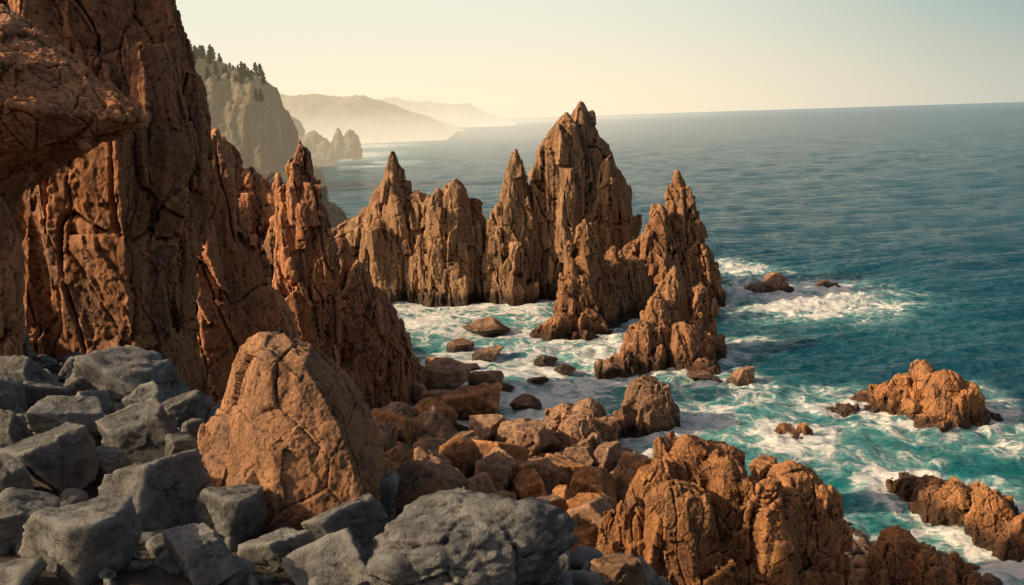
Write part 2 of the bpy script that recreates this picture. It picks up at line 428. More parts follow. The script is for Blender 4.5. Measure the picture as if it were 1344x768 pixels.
# ------------------------------------------------------------------ cliffs
hero("cliff",[
 wall([(540,60,252),(470,70,242),(380,70,238),(300,50,246),(230,50,264),(170,50,268),(80,50,246),(0,30,228),(-90,10,212),(-170,0,190)],33,2.6,ext=6,nb=46,bw=2.0,bl=1.5),
 wall([(540,165,255),(450,180,245),(400,160,228),(300,165,240),(200,178,262),(120,178,240),(60,170,218)],31.4,1.5,ext=5,nb=12,bw=1.6,bl=1.5),
 wall([(540,20,130),(450,20,135),(350,20,140),(250,20,140),(150,10,130)],31.0,1.6,ext=5,nb=12,bw=1.7,bl=1.5),
 wall([(500,-160,60),(300,-160,60),(150,-160,60),(0,-160,70),(-150,-160,60)],33,2.6,ext=6,nb=14,bw=1.8),
 ],.05,.45,.32,M_CLIFF,seed=11,vs=.34,label="towering rust brown cliff buttress with vertical folds",category="cliff",groove=1.1)
_rr=np.random.default_rng(77)
def crag(r,s0,n,ridge):
    L=[]
    for k in range(n):
        a=ridge[r.integers(len(ridge))]; b=ridge[r.integers(len(ridge))]; t=r.random()
        c=at(*(np.array(a)*(1-t)+np.array(b)*t)); s=s0*r.uniform(.6,1.2)
        L.append(chunk(c,(s*1.6,s*.6,s*.8),r))
    return merge(L)
hero("cliff",[
 hull([at(*p) for p in [(-200,-60,24.0),(-200,20,22.0),(0,14,22.8),(38,32,22.8),(70,58,22.5),(128,110,22.2),(174,148,21.5),(180,156,21.4),
   (-200,120,18.9),(-20,130,19.1),(60,142,19.8),(124,154,20.7),
   (-200,215,19.5),(0,200,19.9),(60,186,20.5),(120,176,21.0),(164,166,21.4),
   (-200,300,24.3),(10,258,24.6),(60,228,24.6),(118,190,23.8),(128,114,24.4),(45,36,25.6),(0,18,25.6)]]),
 hull([at(*p) for p in [(-200,190,20.2),(-20,190,20.7),(20,208,21.4),(36,228,21.8),(18,276,22.2),(-6,310,22.2),(-200,400,20.8),(-200,300,25.5),(10,260,26.4)]]),
 crag(_rr,.7,7,[(-40,120,20.4),(40,100,21.4),(60,160,21.0),(0,180,20.8),(-10,60,21.8),(60,90,22.0)]),
 ],.034,.31,.62,M_CLIFF,seed=12,vs=.8,label="overhanging brown rock beak jutting from the cliff",category="cliff",groove=.5,warp=.7)
hero("cliff",[
 wall([(480,-300,34),(380,-300,42),(320,-300,32),(275,-300,8),(240,-300,-24)],20.5,1.3,ext=3,nb=20,bw=1.6)],
 .038,.20,.6,M_CLIFF,seed=17,vs=.6,label="rounded brown rock shoulder at the cliff foot",category="cliff",groove=.8)
hero("cliff",[
 wall([(560,200,412),(500,208,392),(430,215,364),(360,220,334),(300,222,308),(240,226,290),(180,232,280)],45.6,2.4,ext=6,nb=58,bw=1.8,bl=1.4),
 wall([(540,330,425),(490,330,402),(445,320,382)],44.4,1.2,ext=5,nb=10,bw=1.4)],
 .075,.45,.34,M_CLIFF,seed=13,vs=.36,label="sloping orange cliff spur beneath the main buttress",category="cliff",groove=1.2)
hero("cliff",[
 wall([(520,180,440),(440,180,410),(360,190,395),(300,200,385),(262,205,378)],85,4,ext=8,nb=60,bw=1.2),
 spire(300,440,120,178,83,tip=292,p=2.4,q=.6,ratio=.6,ext=8),
 spire(335,440,90,216,83,tip=328,p=2.6,q=.6,ratio=.8,ext=8),
 spire(362,450,70,226,83,tip=366,p=2.6,q=.55,ext=8),
 spire(350,450,60,232,83,tip=347,p=2.6,q=.55,ext=8),
 spire(260,440,130,160,86,tip=262,p=2.8,q=.6,ratio=.6,ext=8)],
 .14,.62,.33,M_CLIFF,seed=14,vs=.4,label="dark serrated brown cliff ridge",category="cliff")
hero("rock_pinnacle",[
 spire(408,480,76,180,58,tip=394,p=3.6,q=.7,ext=6,bl=1.8),
 spire(384,480,46,224,58,tip=384,p=3.6,q=.5,ext=6,bl=1.6),
 spire(427,480,42,276,57.4,tip=424,p=3.6,q=.5,ext=6,bl=1.6)],
 .065,.39,.42,M_CLIFF,seed=15,vs=.34,label="tall narrow orange rock pinnacle beside the cliff",category="rock pinnacle",groove=1.5)
hero("cliff",[
 spire(438,490,116,304,93,tip=448,p=2,q=.65,ext=5),
 spire(474,492,88,340,91,tip=470,p=2.2,q=.6,ext=5),
 spire(500,494,70,374,91,tip=494,p=2.4,q=.6,ext=5),
 spire(520,496,60,420,91,tip=514,p=2.2,q=.6,ext=5),
 spire(540,498,38,462,92,tip=538,p=2,q=.7,ext=4)],
 .11,.57,.31,M_CLIFF,seed=16,vs=.4,label="steep brown cliff spur stepping down to the beach",category="cliff",groove=1.3)
# ------------------------------------------------------------------ headlands and hills
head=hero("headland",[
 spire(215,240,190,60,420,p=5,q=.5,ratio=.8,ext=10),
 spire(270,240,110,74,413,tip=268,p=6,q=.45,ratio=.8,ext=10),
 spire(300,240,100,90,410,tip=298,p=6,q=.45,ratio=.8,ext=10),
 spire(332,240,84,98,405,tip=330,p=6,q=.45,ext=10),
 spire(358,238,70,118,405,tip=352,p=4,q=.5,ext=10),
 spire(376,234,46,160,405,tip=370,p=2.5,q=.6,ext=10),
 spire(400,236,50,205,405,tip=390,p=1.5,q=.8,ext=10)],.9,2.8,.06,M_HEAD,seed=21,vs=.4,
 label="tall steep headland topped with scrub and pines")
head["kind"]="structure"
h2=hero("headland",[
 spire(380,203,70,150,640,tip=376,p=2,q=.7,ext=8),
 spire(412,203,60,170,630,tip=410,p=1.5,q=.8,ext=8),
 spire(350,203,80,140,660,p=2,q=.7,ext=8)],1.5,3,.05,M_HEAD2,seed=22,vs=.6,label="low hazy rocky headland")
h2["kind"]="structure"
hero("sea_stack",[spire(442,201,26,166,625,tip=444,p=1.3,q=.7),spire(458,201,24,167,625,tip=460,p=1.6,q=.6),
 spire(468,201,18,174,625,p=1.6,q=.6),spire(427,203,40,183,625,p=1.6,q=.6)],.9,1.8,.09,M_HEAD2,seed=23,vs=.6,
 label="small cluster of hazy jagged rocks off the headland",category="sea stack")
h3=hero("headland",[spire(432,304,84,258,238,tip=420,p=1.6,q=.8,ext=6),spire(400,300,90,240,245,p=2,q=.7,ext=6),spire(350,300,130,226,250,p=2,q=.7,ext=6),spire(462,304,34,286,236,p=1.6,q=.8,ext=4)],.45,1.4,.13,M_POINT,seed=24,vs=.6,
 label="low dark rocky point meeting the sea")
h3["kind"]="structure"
def hill(Y,depth,prof,seed,col,air,haze_glow_low,zt):
    pts=np.array([at(p[0],p[1],Y) for p in prof])
    xs=np.linspace(pts[0,0],pts[-1,0],260); tz=np.interp(xs,pts[:,0],np.maximum(pts[:,2],0))
    tz=tz*(1+.09*fbm(np.stack([xs/110,xs*0,xs*0],1),5,seed))
    ys=np.linspace(-1,1,70)
    X,V=np.meshgrid(xs,ys); Z0=np.tile(tz,(70,1))
    P=np.stack([X.ravel(),V.ravel()*depth,X.ravel()*0],1)/(depth*.35)
    n=ridged(P,6,seed,.55).reshape(X.shape)
    Z=Z0*(1-np.abs(V)**1.4)*(1+.75*(n-.6)*np.abs(V)**.5*1.2)-4
    m=simple("far_hill_painted_haze",tuple(.8*c for c in col),col,.012,air=air,haze_glow_low=haze_glow_low,zt=zt)  # hill haze painted as emission over a very dark base
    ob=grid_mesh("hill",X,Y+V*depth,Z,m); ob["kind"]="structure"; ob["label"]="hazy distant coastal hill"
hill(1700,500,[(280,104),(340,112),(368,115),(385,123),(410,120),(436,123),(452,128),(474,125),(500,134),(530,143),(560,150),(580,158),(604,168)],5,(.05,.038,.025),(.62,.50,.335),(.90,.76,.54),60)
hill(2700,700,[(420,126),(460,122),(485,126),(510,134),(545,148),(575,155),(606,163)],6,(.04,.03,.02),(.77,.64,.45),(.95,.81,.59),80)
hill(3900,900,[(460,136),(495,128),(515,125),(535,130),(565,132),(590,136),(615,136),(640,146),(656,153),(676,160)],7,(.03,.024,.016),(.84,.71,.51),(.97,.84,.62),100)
# ------------------------------------------------------------------ pine trees
def tree_meshes(seed):
    r=np.random.default_rng(seed)
    pts=[];rad=[]
    for k in range(7):
        t=k/6; pts.append(np.array([.12*math.sin(t*3+seed),.1*t,t*9-0.6])); rad.append((.22*(1-t*.85),)*2)
    tv,tf=loft(pts,rad,seg=8,seed=seed)
    for k in range(6):
        z=2.5+k*1.0; a=r.random()*6.28; L=1.6-.15*k
        o=len(tv); d=np.array([math.cos(a),math.sin(a),.15]); s=np.array([-math.sin(a),math.cos(a),0])*.05
        b=np.array([0,0,z]); nv=np.array([b-s,b+s,b+d*L,b+np.array([0,0,.12])])
        tv=np.concatenate([tv,nv]); tf=tf+[(o,o+1,o+2),(o+1,o+3,o+2),(o+3,o,o+2)]
    CV=[];CF=[]
    for k in range(700):
        t=r.random()**.9; z=1.0+t*8.2
        rmax=(1-t)**.65*2.4*(.7+.3*math.sin(z*3.1+seed))+.15
        a=r.random()*6.28; rr=rmax*(.15+.85*r.random()**.5)
        if math.sin(a*2+seed+z)>.88: continue
        c=np.array([math.cos(a)*rr,math.sin(a)*rr,z-rr*.22])
        u=r.normal(size=3); u/=np.linalg.norm(u); w=np.cross(u,r.normal(size=3)); w/=np.linalg.norm(w)
        s=.28+.36*r.random(); o=len(CV)
        CV+=[c-u*s,c+w*s*.6,c+u*s+np.array([0,0,-.15]),c-w*s*.6]; CF.append((o,o+1,o+2,o+3))
    return (tv,tf),(np.array(CV),CF)
tm=[]
for s in range(4):
    (tv,tf),(cv,cf)=tree_meshes(s+1)
    a=bpy.data.meshes.new("trunk");a.from_pydata(tv.tolist(),[],tf);a.materials.append(M_TRUNK)
    b=bpy.data.meshes.new("crown");b.from_pydata(cv.tolist(),[],cf);b.materials.append(M_LEAF)
    tm.append((a,b))
me=head.data; co=np.empty(len(me.vertices)*3); me.vertices.foreach_get('co',co); co=co.reshape(-1,3)+np.array(head.location)
bv=BVHTree.FromPolygons(co.tolist(),[tuple(p.vertices) for p in me.polygons])
tree_px=[(248,4),(250,2),(254,0),(257,8),(259,4),(264,-2),(268,6),(270,10),(273,2),(277,5),(279,8),(282,12),(284,5),(287,0),(290,10),(294,3),(297,6),(300,1),(303,12),(307,5),(310,9),(313,3),(318,10),(320,6),(326,4),(328,8),(331,6),(336,3),(262,14),(276,16),(288,18),(300,20),(314,16),(338,10),(342,4),(322,2),(329,-2),(334,-4),(340,-3),(324,12),(333,14),(252,12),(266,18),(292,14),(305,16),(309,0),(316,-2),(345,0)]
for k,(px,dy) in enumerate(tree_px):
    c=at(px,100,402+dy*1.2)
    h=bv.ray_cast(Vector((c[0],c[1],200)),Vector((0,0,-1)))
    if h[0] is None: continue
    e=bpy.data.objects.new("pine_tree",None); scene.collection.objects.link(e)
    e.location=h[0]; s=rng.uniform(.4,.6) if 284<px<316 else rng.uniform(.6,.95); s*=.78
    e.scale=(s*1.3,s*1.3,s); e.rotation_euler=(0,0,rng.random()*6.28)
    e["label"]="small dark pine tree on the headland top"; e["category"]="pine tree"; e["group"]="pines on the headland"
    for nm,me in zip(("trunk","crown"),tm[k%4]):
        o=bpy.data.objects.new(nm,me); scene.collection.objects.link(o); o.parent=e
# ------------------------------------------------------------------ boulders
def boulder_mesh(seed,mat,rough=1.0,chamf=7,soft=.03,sub=5,hmin=.78,box=(.52,.8)):
    r=np.random.default_rng(seed)
    bm=bmesh.new(); bmesh.ops.create_icosphere(bm,subdivisions=sub,radius=1); me=bpy.data.meshes.new("boulder")
    bm.to_mesh(me); bm.free()
    n=len(me.vertices); co=np.empty(n*3); me.vertices.foreach_get('co',co); co=co.reshape(-1,3)
    A=np.array([[1,0,0],[-1,0,0],[0,1,0],[0,-1,0],[0,0,1],[0,0,-1]],float)+r.uniform(-.42,.42,(6,3))
    M=np.array(Euler((r.uniform(-.5,.5),r.uniform(-.5,.5),r.random()*6.28)).to_matrix())
    B=r.normal(size=(chamf,3)); nr=np.concatenate([A@M.T,B]); nr/=np.linalg.norm(nr,axis=1)[:,None]
    hh=np.concatenate([r.uniform(*box,6),r.uniform(hmin,1.02,chamf)])
    wob=co+.03*np.stack([fbm(co*1.6,3,seed),fbm(co*1.6,3,seed+1),fbm(co*1.6,3,seed+2)],1)
    dots=np.clip(wob@nr.T,1e-3,None); rad=hh[None]/dots
    k=1/soft; R_=-np.log(np.exp(-k*np.clip(rad,0,3)).sum(1))/k
    R_=np.clip(R_,.2,1.4)
    p=co*R_[:,None]
    d=.018*rough*fbm(p*1.8,4,seed+5)
    F1,F2,t=worley(p*1.6,seed,co.astype(np.float32)); d+=rough*.085*t-rough*.018*np.clip(1-(F2-F1)/.05,0,1)
    F1,F2,t=worley(p*4.2,seed+3,co.astype(np.float32)); d+=rough*.045*t
    d+=.011*rough*fbm(p*9,4,seed+8,.7)
    p=p+co*d[:,None]
    lo,hi=p.min(0),p.max(0); p=(p-(lo+hi)/2)/(hi-lo)
    me.vertices.foreach_set('co',p.ravel()); me.update(); me.polygons.foreach_set('use_smooth',[True]*len(me.polygons))
    me.materials.append(mat); return me
GREY=[boulder_mesh(100+i,M_GREY,1.3,7,.007,box=(.52,.82)) for i in range(14)]
BRN=[boulder_mesh(200+i,M_BROWN,1.6,7,.007) for i in range(10)]
ORG=[boulder_mesh(300+i,M_ORANGE,1.8,7,.009) for i in range(9)]
RND=[boulder_mesh(407,M_GREY,2.0,16,.09,6,.88,(.88,1.0))]
KIND={'g':(GREY,"angular grey boulder in the rock pile","grey boulders piled on the slope"),
      'b':(BRN,"angular brown boulder on the rocky shore","brown boulders along the shore"),
      'o':(ORG,"weathered orange boulder on the rocky shore","orange boulders along the shore"),
      'r':(RND,"rounded grey boulder","grey boulders piled on the slope")}
foam_rocks=[]
def put(kind,x,y,z,sx,sy,sz,yaw=None,tilt=.25,label=None,name="boulder",cat="boulder",idx=None):
    L,lab,grp=KIND[kind]
    me=L[rng.integers(len(L)) if idx is None else idx%len(L)]
    o=bpy.data.objects.new(name,me); scene.collection.objects.link(o)
    o.location=(x,y,z); o.scale=(sx,sy,sz)
    o.rotation_euler=(rng.uniform(-tilt,tilt),rng.uniform(-tilt,tilt),rng.random()*6.28 if yaw is None else yaw)
    o["label"]=label or lab; o["category"]=cat; 
    if not label: o["group"]=grp
    return o
placed=[]
def spot(kind,pxc,pyt,pyb,w,sea=False,label=None,depth=.9,idx=None,sink=.2,name="boulder",hmin=.35):
    P=sea_pt(pxc,pyb) if sea else hit(pxc,pyb)
    dist=math.sqrt(P[0]**2+P[1]**2+(H-P[2])**2)*math.cos(math.atan(abs(pyb-384)/F))
    W=w*dist/F; dp=np.array([P[0],P[1]])/np.hypot(P[0],P[1])
    D=W*depth
    el=(H-P[2])/np.hypot(P[0],P[1])
    hh=max((pyb-pyt)*dist/F - D*.45*el,hmin*W)
    c=P[:2]+dp*D*.42
    tot=hh/(1-sink)
    put(kind,c[0],c[1],P[2]-tot*sink+tot/2,W*1.04,D*1.02,tot,yaw=rng.uniform(-.5,.5)+(3.14 if rng.random()>.5 else 0),tilt=.12,label=label,idx=idx,name=name)
    if sea: foam_rocks.append((c[0],c[1],W*.5))
    placed.append((c[0],c[1],W*.5))
for a in [("b",640,418,441,66,"flat dark brown rock slab in the foamy bay"),("b",604,444,466,38,None),("b",638,458,474,46,None),("b",576,466,488,36,None),
 ("b",706,494,505,28,None),("b",742,480,489,30,None),("b",716,470,479,34,None),("b",972,480,509,36,None),
 ("b",925,488,506,44,None),("b",800,470,496,40,None),("b",590,484,500,30,None),("b",548,492,508,34,None),("b",618,476,488,26,None),("b",660,500,516,30,None),("b",690,520,536,30,None)]:
    spot(a[0],a[1],a[2],a[3],a[4],sea=True,label=a[5],hmin=.3)
def seaY(px,py): return sea_pt(px,py)[1]
def rh(name,parts,vox,a,f,mat,seed,lab,vs=.8,cat="boulder",**k): return hero(name,parts,vox,a,f,mat,seed=seed,vs=vs,label=lab,category=cat,**k)
y1=seaY(1220,560)
rh("rock_islet",[spire(1222,552,84,472,y1+4,tip=1212,p=2.2,q=.7),spire(1246,560,90,486,y1+2,tip=1240,p=3,q=.5),spire(1190,544,90,490,y1+5,tip=1194,p=2.4,q=.6),
 spire(1160,534,70,502,y1+7,tip=1164,p=2,q=.7),spire(1138,527,40,513,y1+8,p=2,q=.6),spire(1278,564,70,514,y1+2,tip=1268,p=2.2,q=.6),spire(1302,566,34,540,y1+2,p=2,q=.6),spire(1230,560,90,520,y1+1,p=2,q=.6)],.065,.34,.52,M_ORANGE,31,"craggy orange rock islet surrounded by foaming water",cat="rock islet")
y3=seaY(1125,545)
rh("reef_rock",[spire(1110,544,40,531,y3+1,p=2,q=.6,ext=1.5),spire(1140,542,36,533,y3+1.5,p=2,q=.6,ext=1.5),spire(1092,543,22,534,y3+1,p=2,q=.6,ext=1.5)],.06,.25,.8,M_BROWN,33,"low flat reef rock awash in foam",cat="reef rock")
y3=seaY(1045,582)
rh("reef_rock",[spire(1030,574,40,556,y3+1.5,p=2,q=.6,ext=1.5),spire(1056,582,30,554,y3+.8,p=2,q=.6,ext=1.5),spire(1044,580,30,566,y3+.5,p=2,q=.6,ext=1.5)],.055,.22,.8,M_ORANGE,34,"small jagged orange rock breaking the water surface",cat="reef rock")
y3=seaY(1008,386)
rh("reef_rock",[spire(1015,386,44,357,y3+3,tip=1018,p=2,q=.6,ext=1.5),spire(995,386,40,370,y3+2,p=2,q=.7,ext=1.5),spire(1030,387,24,368,y3+2,p=2,q=.6,ext=1.5)],.13,.4,.4,M_BROWN,35,"brown rock islet ringed by white surf",cat="reef rock")
y3=seaY(1086,380)
rh("reef_rock",[spire(1080,379,26,368,y3+2,p=2,q=.6,ext=1.5),spire(1096,380,20,371,y3+2,p=2,q=.7,ext=1.5)],.12,.35,.4,M_BROWN,36,"small brown rock showing above the surf",cat="reef rock")
y2=seaY(1260,715)
rh("rock_islet",[spire(1258,680,110,632,y2+5,tip=1254,p=2,q=.7),spire(1312,716,90,644,y2+1,tip=1300,p=2,q=.7),spire(1196,650,80,625,y2+10,p=2,q=.7),spire(1345,735,90,674,y2-1,p=2,q=.7),
 spire(1292,694,110,638,y2+4,p=2,q=.7),spire(1225,662,90,628,y2+8,p=2,q=.7),spire(1172,642,40,628,y2+12,p=2,q=.7)],.065,.32,.55,M_ORANGE,32,"low rugged orange reef rock washed by waves",cat="rock islet")
rh("boulder",[spire(908,780,150,571,46,tip=902,p=4,q=.42,ext=6,bl=1.2,bw=1.5),spire(858,790,130,604,44.5,tip=864,p=4,q=.42,ext=6,bl=1.2,bw=1.5),spire(958,800,110,600,43.5,tip=955,p=4,q=.45,ext=6,bl=1.2,bw=1.4),
 spire(822,820,110,652,43,tip=832,p=3.0,q=.5,ext=5,bw=1.3),spire(890,820,160,628,42.5,p=4,q=.4,ext=6,bl=1.2,bw=1.5),spire(800,830,70,706,42,tip=806,p=2.4,q=.5,ext=5)],.05,.38,.42,M_ORANGE,41,"huge craggy orange boulder on the shore",vs=.6,groove=1.0)
rh("boulder",[spire(1044,800,140,606,44.5,tip=1038,p=5,q=.4,ext=6,bl=1.2,bw=1.5),spire(1080,810,74,636,43.5,p=4,q=.45,ext=6),spire(1006,810,90,628,42.5,p=4,q=.45,ext=6,bl=1.2,bw=1.4)],.05,.38,.42,M_ORANGE,42,"massive brown block of rock with a flat top",vs=.6,groove=1.0)
rh("boulder",[spire(1178,790,90,690,48,p=2.8,q=.5,ext=4,bw=1.3),spire(1214,800,70,712,47,p=2.8,q=.5,ext=4,bw=1.3),spire(1150,800,50,722,46,p=2.4,q=.6,ext=4)],.055,.28,.5,M_ORANGE,43,"brown boulder with rounded top at the water edge")
rh("boulder",[spire(1254,790,50,726,48,p=2.4,q=.6,ext=4),spire(1280,800,46,750,47,p=2.4,q=.6,ext=4)],.055,.24,.6,M_ORANGE,44,"small rust coloured shore boulder beside breaking waves")
yq=seaY(850,575)
rh("boulder",[spire(850,572,84,497,yq+3,tip=848,p=2.8,q=.5,bw=1.5),spire(830,570,44,520,yq+2,p=2.4,q=.6),spire(874,574,50,520,yq+3,p=2.4,q=.6)],.065,.3,.4,M_BROWN,45,"angular brown boulder standing in the foam",groove=.5)
yq=seaY(760,600)
rh("boulder",[spire(775,596,86,524,yq+3,tip=770,p=3,q=.5,bw=1.5),spire(738,590,70,530,yq+5,p=3,q=.55),spire(760,598,90,543,yq+1,p=3,q=.55,bw=1.4)],.065,.3,.4,M_BROWN,46,"large brown shore boulder with a steep face",groove=.5)
# big foreground boulder : leaning slab with a rounded crest at one end, long slope to the other
o_=-1.6
rh("boulder",[hull([at(p[0],p[1],p[2]+o_) for p in [(310,484,14.0),(318,458,13.6),(338,442,13.3),(372,437,13.2),(412,450,13.2),(452,484,13.3),(486,534,13.2),(506,586,13.0),(516,640,12.9),(522,720,12.9),(450,720,12.2),(360,720,12.2),
   (300,510,13.9),(288,546,13.8),(279,600,13.7),(275,720,13.5),(318,520,12.9),(348,472,12.8),(400,478,12.7),(444,560,12.45),(474,640,12.3),(360,600,12.35),(340,470,14.8),(440,520,14.6),(495,640,14.6),(290,640,14.8),(490,720,14.6),(290,720,14.8)]]),
   hull([at(p[0],p[1],p[2]+o_) for p in [(266,558,13.7),(288,538,13.6),(314,554,13.1),(318,640,12.8),(310,720,12.7),(262,720,13.2),(256,612,13.5),(300,570,14.0)]])],
   .016,.14,.72,M_FG,47,"large rugged brown slab boulder leaning on grey rocks",vs=.7,groove=.5,fine=1.2)
for a in [("r",622,660,830,290,"big rounded grey boulder at the edge of the slope"),("g",440,725,800,150,None),("g",500,740,800,100,None),("g",462,642,738,118,None),("g",182,455,556,140,"large angular grey boulder atop the pile"),
 ("g",200,612,712,150,None),("g",105,690,775,150,None),("g",75,565,655,105,None),("b",372,606,655,90,None),("g",30,470,530,75,None),("g",15,540,620,70,None),("g",30,650,730,90,None),
 ("g",85,440,470,60,None),("g",35,425,460,50,None),("g",190,560,615,110,None),("g",300,630,720,100,None),("g",270,700,770,105,None),("g",370,700,760,90,None),("b",290,575,615,70,None),("g",90,540,585,80,None),("g",15,600,660,60,None),
 ("b",560,600,680,110,"dark brown boulder below the slope edge"),("g",150,600,640,70,None),("g",240,520,570,80,None),("g",110,500,540,65,None),("g",60,500,545,65,None),("g",10,420,470,70,None),("g",65,420,462,50,None)]:
    spot(a[0],a[1],a[2],a[3],a[4],label=a[5],sink=.15,depth=.7,hmin=.62 if a[0]!='r' else .5)
for a in [("b",585,480,520,70,None),("o",620,520,560,80,None),("b",590,515,555,70,None),("b",640,485,515,50,None),("b",565,545,590,80,None),("o",655,590,630,80,None),("b",680,560,590,60,None),
 ("o",740,600,650,70,None),("b",790,590,625,60,None),("b",700,610,650,70,None),("o",770,650,700,80,None),("b",715,645,690,60,None),("b",625,625,665,60,None),("b",760,590,620,50,None),("b",820,620,650,50,None),
 ("b",540,505,535,60,None),("b",520,540,570,60,None),("o",760,690,740,70,None),("b",600,570,610,60,None),("b",690,520,545,40,None),("b",640,545,580,50,None)]:
    spot(a[0],a[1],a[2],a[3],a[4],label=a[5],depth=.75,hmin=.6)
def clear(x,y,r,k=.75):
    for (a,b,c) in placed:
        if (a-x)**2+(b-y)**2<((c+r)*k)**2: return False
    return True
def scatter(n,xr,yr,smin,smax,srange,kindf,power=2.0,k=.75,lift=.22,zmin=-1.2):
    m=0;tries=0
    while m<n and tries<n*80:
        tries+=1
        x=rng.uniform(*xr);y=rng.uniform(*yr)
        if y<2 or abs(x)/y>.62: continue
        s=-(0.66*(x-5)+0.75*(y-74))
        if not(srange[0]<s<srange[1]): continue
        size=smin+(smax-smin)*rng.random()**power
        if not clear(x,y,size*.5,k): continue
        z=float(terr(x,y)[0])
        if z>27.5 or z<zmin: continue
        if (H-z)/y>.62: continue
        if not seen(x,y,z+size*.6): continue
        hgt=size*rng.uniform(.75,1.1)
        zc=max(z,-.15)+hgt*lift
        put(kindf(x,y,s),x,y,zc,size*rng.uniform(.85,1.2),size*rng.uniform(.8,1.1),hgt,tilt=.5)
        placed.append((x,y,size*.5)); m+=1
    print("scattered",m)
scatter(100,(-11,3),(6,24),.35,.95,(46,70),lambda x,y,s:'g' if rng.random()<(.95 if x<-5 else .82) else 'b',1.3,.5,.42)
scatter(34,(-14,20),(35,95),3.0,4.8,(-2,40),lambda x,y,s:('o' if rng.random()<.4 else 'b'),1.2,.56,.36)
scatter(66,(-14,18),(35,95),1.4,2.8,(-2,40),lambda x,y,s:('o' if rng.random()<.4 else 'b'),1.3,.5,.42)
scatter(24,(-12,14),(60,102),.8,2.0,(-4,3),lambda x,y,s:'b',1.5,.55,.2,-1.4)
print("boulders",time.time()-T0)
def rubble(name,n,xr,yr,srange,smin,smax,mat,seed,pw=2.2):
    r=np.random.default_rng(seed); V=[];Fc=[];o=0
    bm=bmesh.new(); bmesh.ops.create_icosphere(bm,subdivisions=3,radius=.5); bv=np.array([v.co[:] for v in bm.verts]); bf=np.array([[v.index for v in f.verts] for f in bm.faces]); bm.free()
    xs=r.uniform(*xr,n);ys=r.uniform(*yr,n); s=-(0.66*(xs-5)+0.75*(ys-74)); ok=(s>srange[0])&(s<srange[1])&(ys>3)&(np.abs(xs)/np.maximum(ys,.1)<.66)
    xs=xs[ok];ys=ys[ok];zs=terr(xs,ys)
    var=[]
    for k in range(10):
        nr=r.normal(size=(9,3)); nr/=np.linalg.norm(nr,axis=1)[:,None]; hh=r.uniform(.28,.5,9)
        d=bv/np.linalg.norm(bv,axis=1)[:,None]; rad=np.min(hh[None]/np.clip(d@nr.T,1e-2,None),axis=1); var.append(d*np.clip(rad,.2,.75)[:,None])
    for x,y,z in zip(xs,ys,zs):
        if z>27 or z<-.8: continue
        sz=smin+(smax-smin)*r.random()**pw; a=r.random()*6.28; c_,s_=math.cos(a),math.sin(a)
        v=var[r.integers(10)]*np.array([1.2,1,.9])*sz; v=np.stack([v[:,0]*c_-v[:,1]*s_,v[:,0]*s_+v[:,1]*c_,v[:,2]],1)+np.array([x,y,z+sz*.2])
        V.append(v); Fc.append(bf+o); o+=len(v)
    V=np.concatenate(V);Fc=np.concatenate(Fc)
    me=bpy.data.meshes.new(name); me.vertices.add(len(V)); me.vertices.foreach_set('co',V.ravel())
    me.loops.add(Fc.size); me.loops.foreach_set('vertex_index',Fc.ravel().astype(np.int32)); me.polygons.add(len(Fc)); me.polygons.foreach_set('loop_start',np.arange(0,Fc.size,3,dtype=np.int32))
    me.update(calc_edges=True); me.materials.append(mat)
    ob=bpy.data.objects.new(name,me); scene.collection.objects.link(ob)
    ob["kind"]="stuff"; ob["label"]="loose broken stones between the boulders"; ob["category"]="rubble"
rubble("rubble",2400,(-14,4),(4,28),(44,72),.12,.45,M_GREY,1)
rubble("rubble",5500,(-22,30),(25,100),(-4,42),.3,1.3,M_BROWN,2,2.2)
# ------------------------------------------------------------------ ground
xs=np.concatenate([np.linspace(-1500,-60,50),np.linspace(-58,-30,40),np.linspace(-29.6,45,190),np.linspace(47,120,15)])
ys=np.concatenate([np.linspace(-60,0,20),np.linspace(.5,110,240),np.linspace(114,420,60),np.linspace(450,1600,30)])
X,Y=np.meshgrid(xs,ys); Z=terr(X.ravel(),Y.ravel()).reshape(X.shape)
g=grid_mesh("ground",X,Y,Z,M_GROUND); g["kind"]="structure"; g["label"]="rocky coastal slope falling to the sea"
# ------------------------------------------------------------------ sea
ysea=np.concatenate([np.linspace(20,190,470), 190+ (np.exp(np.linspace(0,1,300)*5.2)-1)/(math.exp(5.2)-1)*24000])
ysea=np.unique(ysea)
t=np.linspace(-1,1,640); xsea=60*t*1.3+ 40 + np.sign(t)*np.abs(t)**9*26000
X,Y=np.meshgrid(xsea,ysea)
px_=X.ravel();py_=Y.ravel()
def waves(x,y):
    P=np.stack([x,y,x*0],1); dist=np.hypot(x,y)
    ang=.35; u=x*math.cos(ang)+y*math.sin(ang); v=-x*math.sin(ang)+y*math.cos(ang)
    w=perlin(np.stack([u*.035,v*.12,u*0],1),1)*.9*np.clip(1-dist/2500,0,1)
    w+=perlin(np.stack([u*.12,v*.33,u*0+3],1),2)*.5*np.clip(1-dist/700,0,1)
    n=ridged(np.stack([u*.22,v*.5,u*0+7],1),3,4)
    w+=(n-.5)*.55*np.clip(1-dist/300,0,1)
    return w
Zs=waves(px_,py_)
foam=np.zeros(len(px_)); shal=np.zeros(len(px_))
near=(py_<330)&(np.abs(px_)<200)
def blob(px,py,wx,wy,a,ang=0,tgt='f'):
    c=sea_pt(px,py); e=sea_pt(px+wx,py); n=sea_pt(px,py-wy); rx=abs(e[0]-c[0]); ry=abs(n[1]-c[1])
    d=((px_-c[0])/rx)**2+((py_-c[1])/ry)**2
    g=a*np.exp(-d)
    global foam,shal
    if tgt=='f': foam=np.maximum(foam,g)
    else: shal=np.maximum(shal,g)
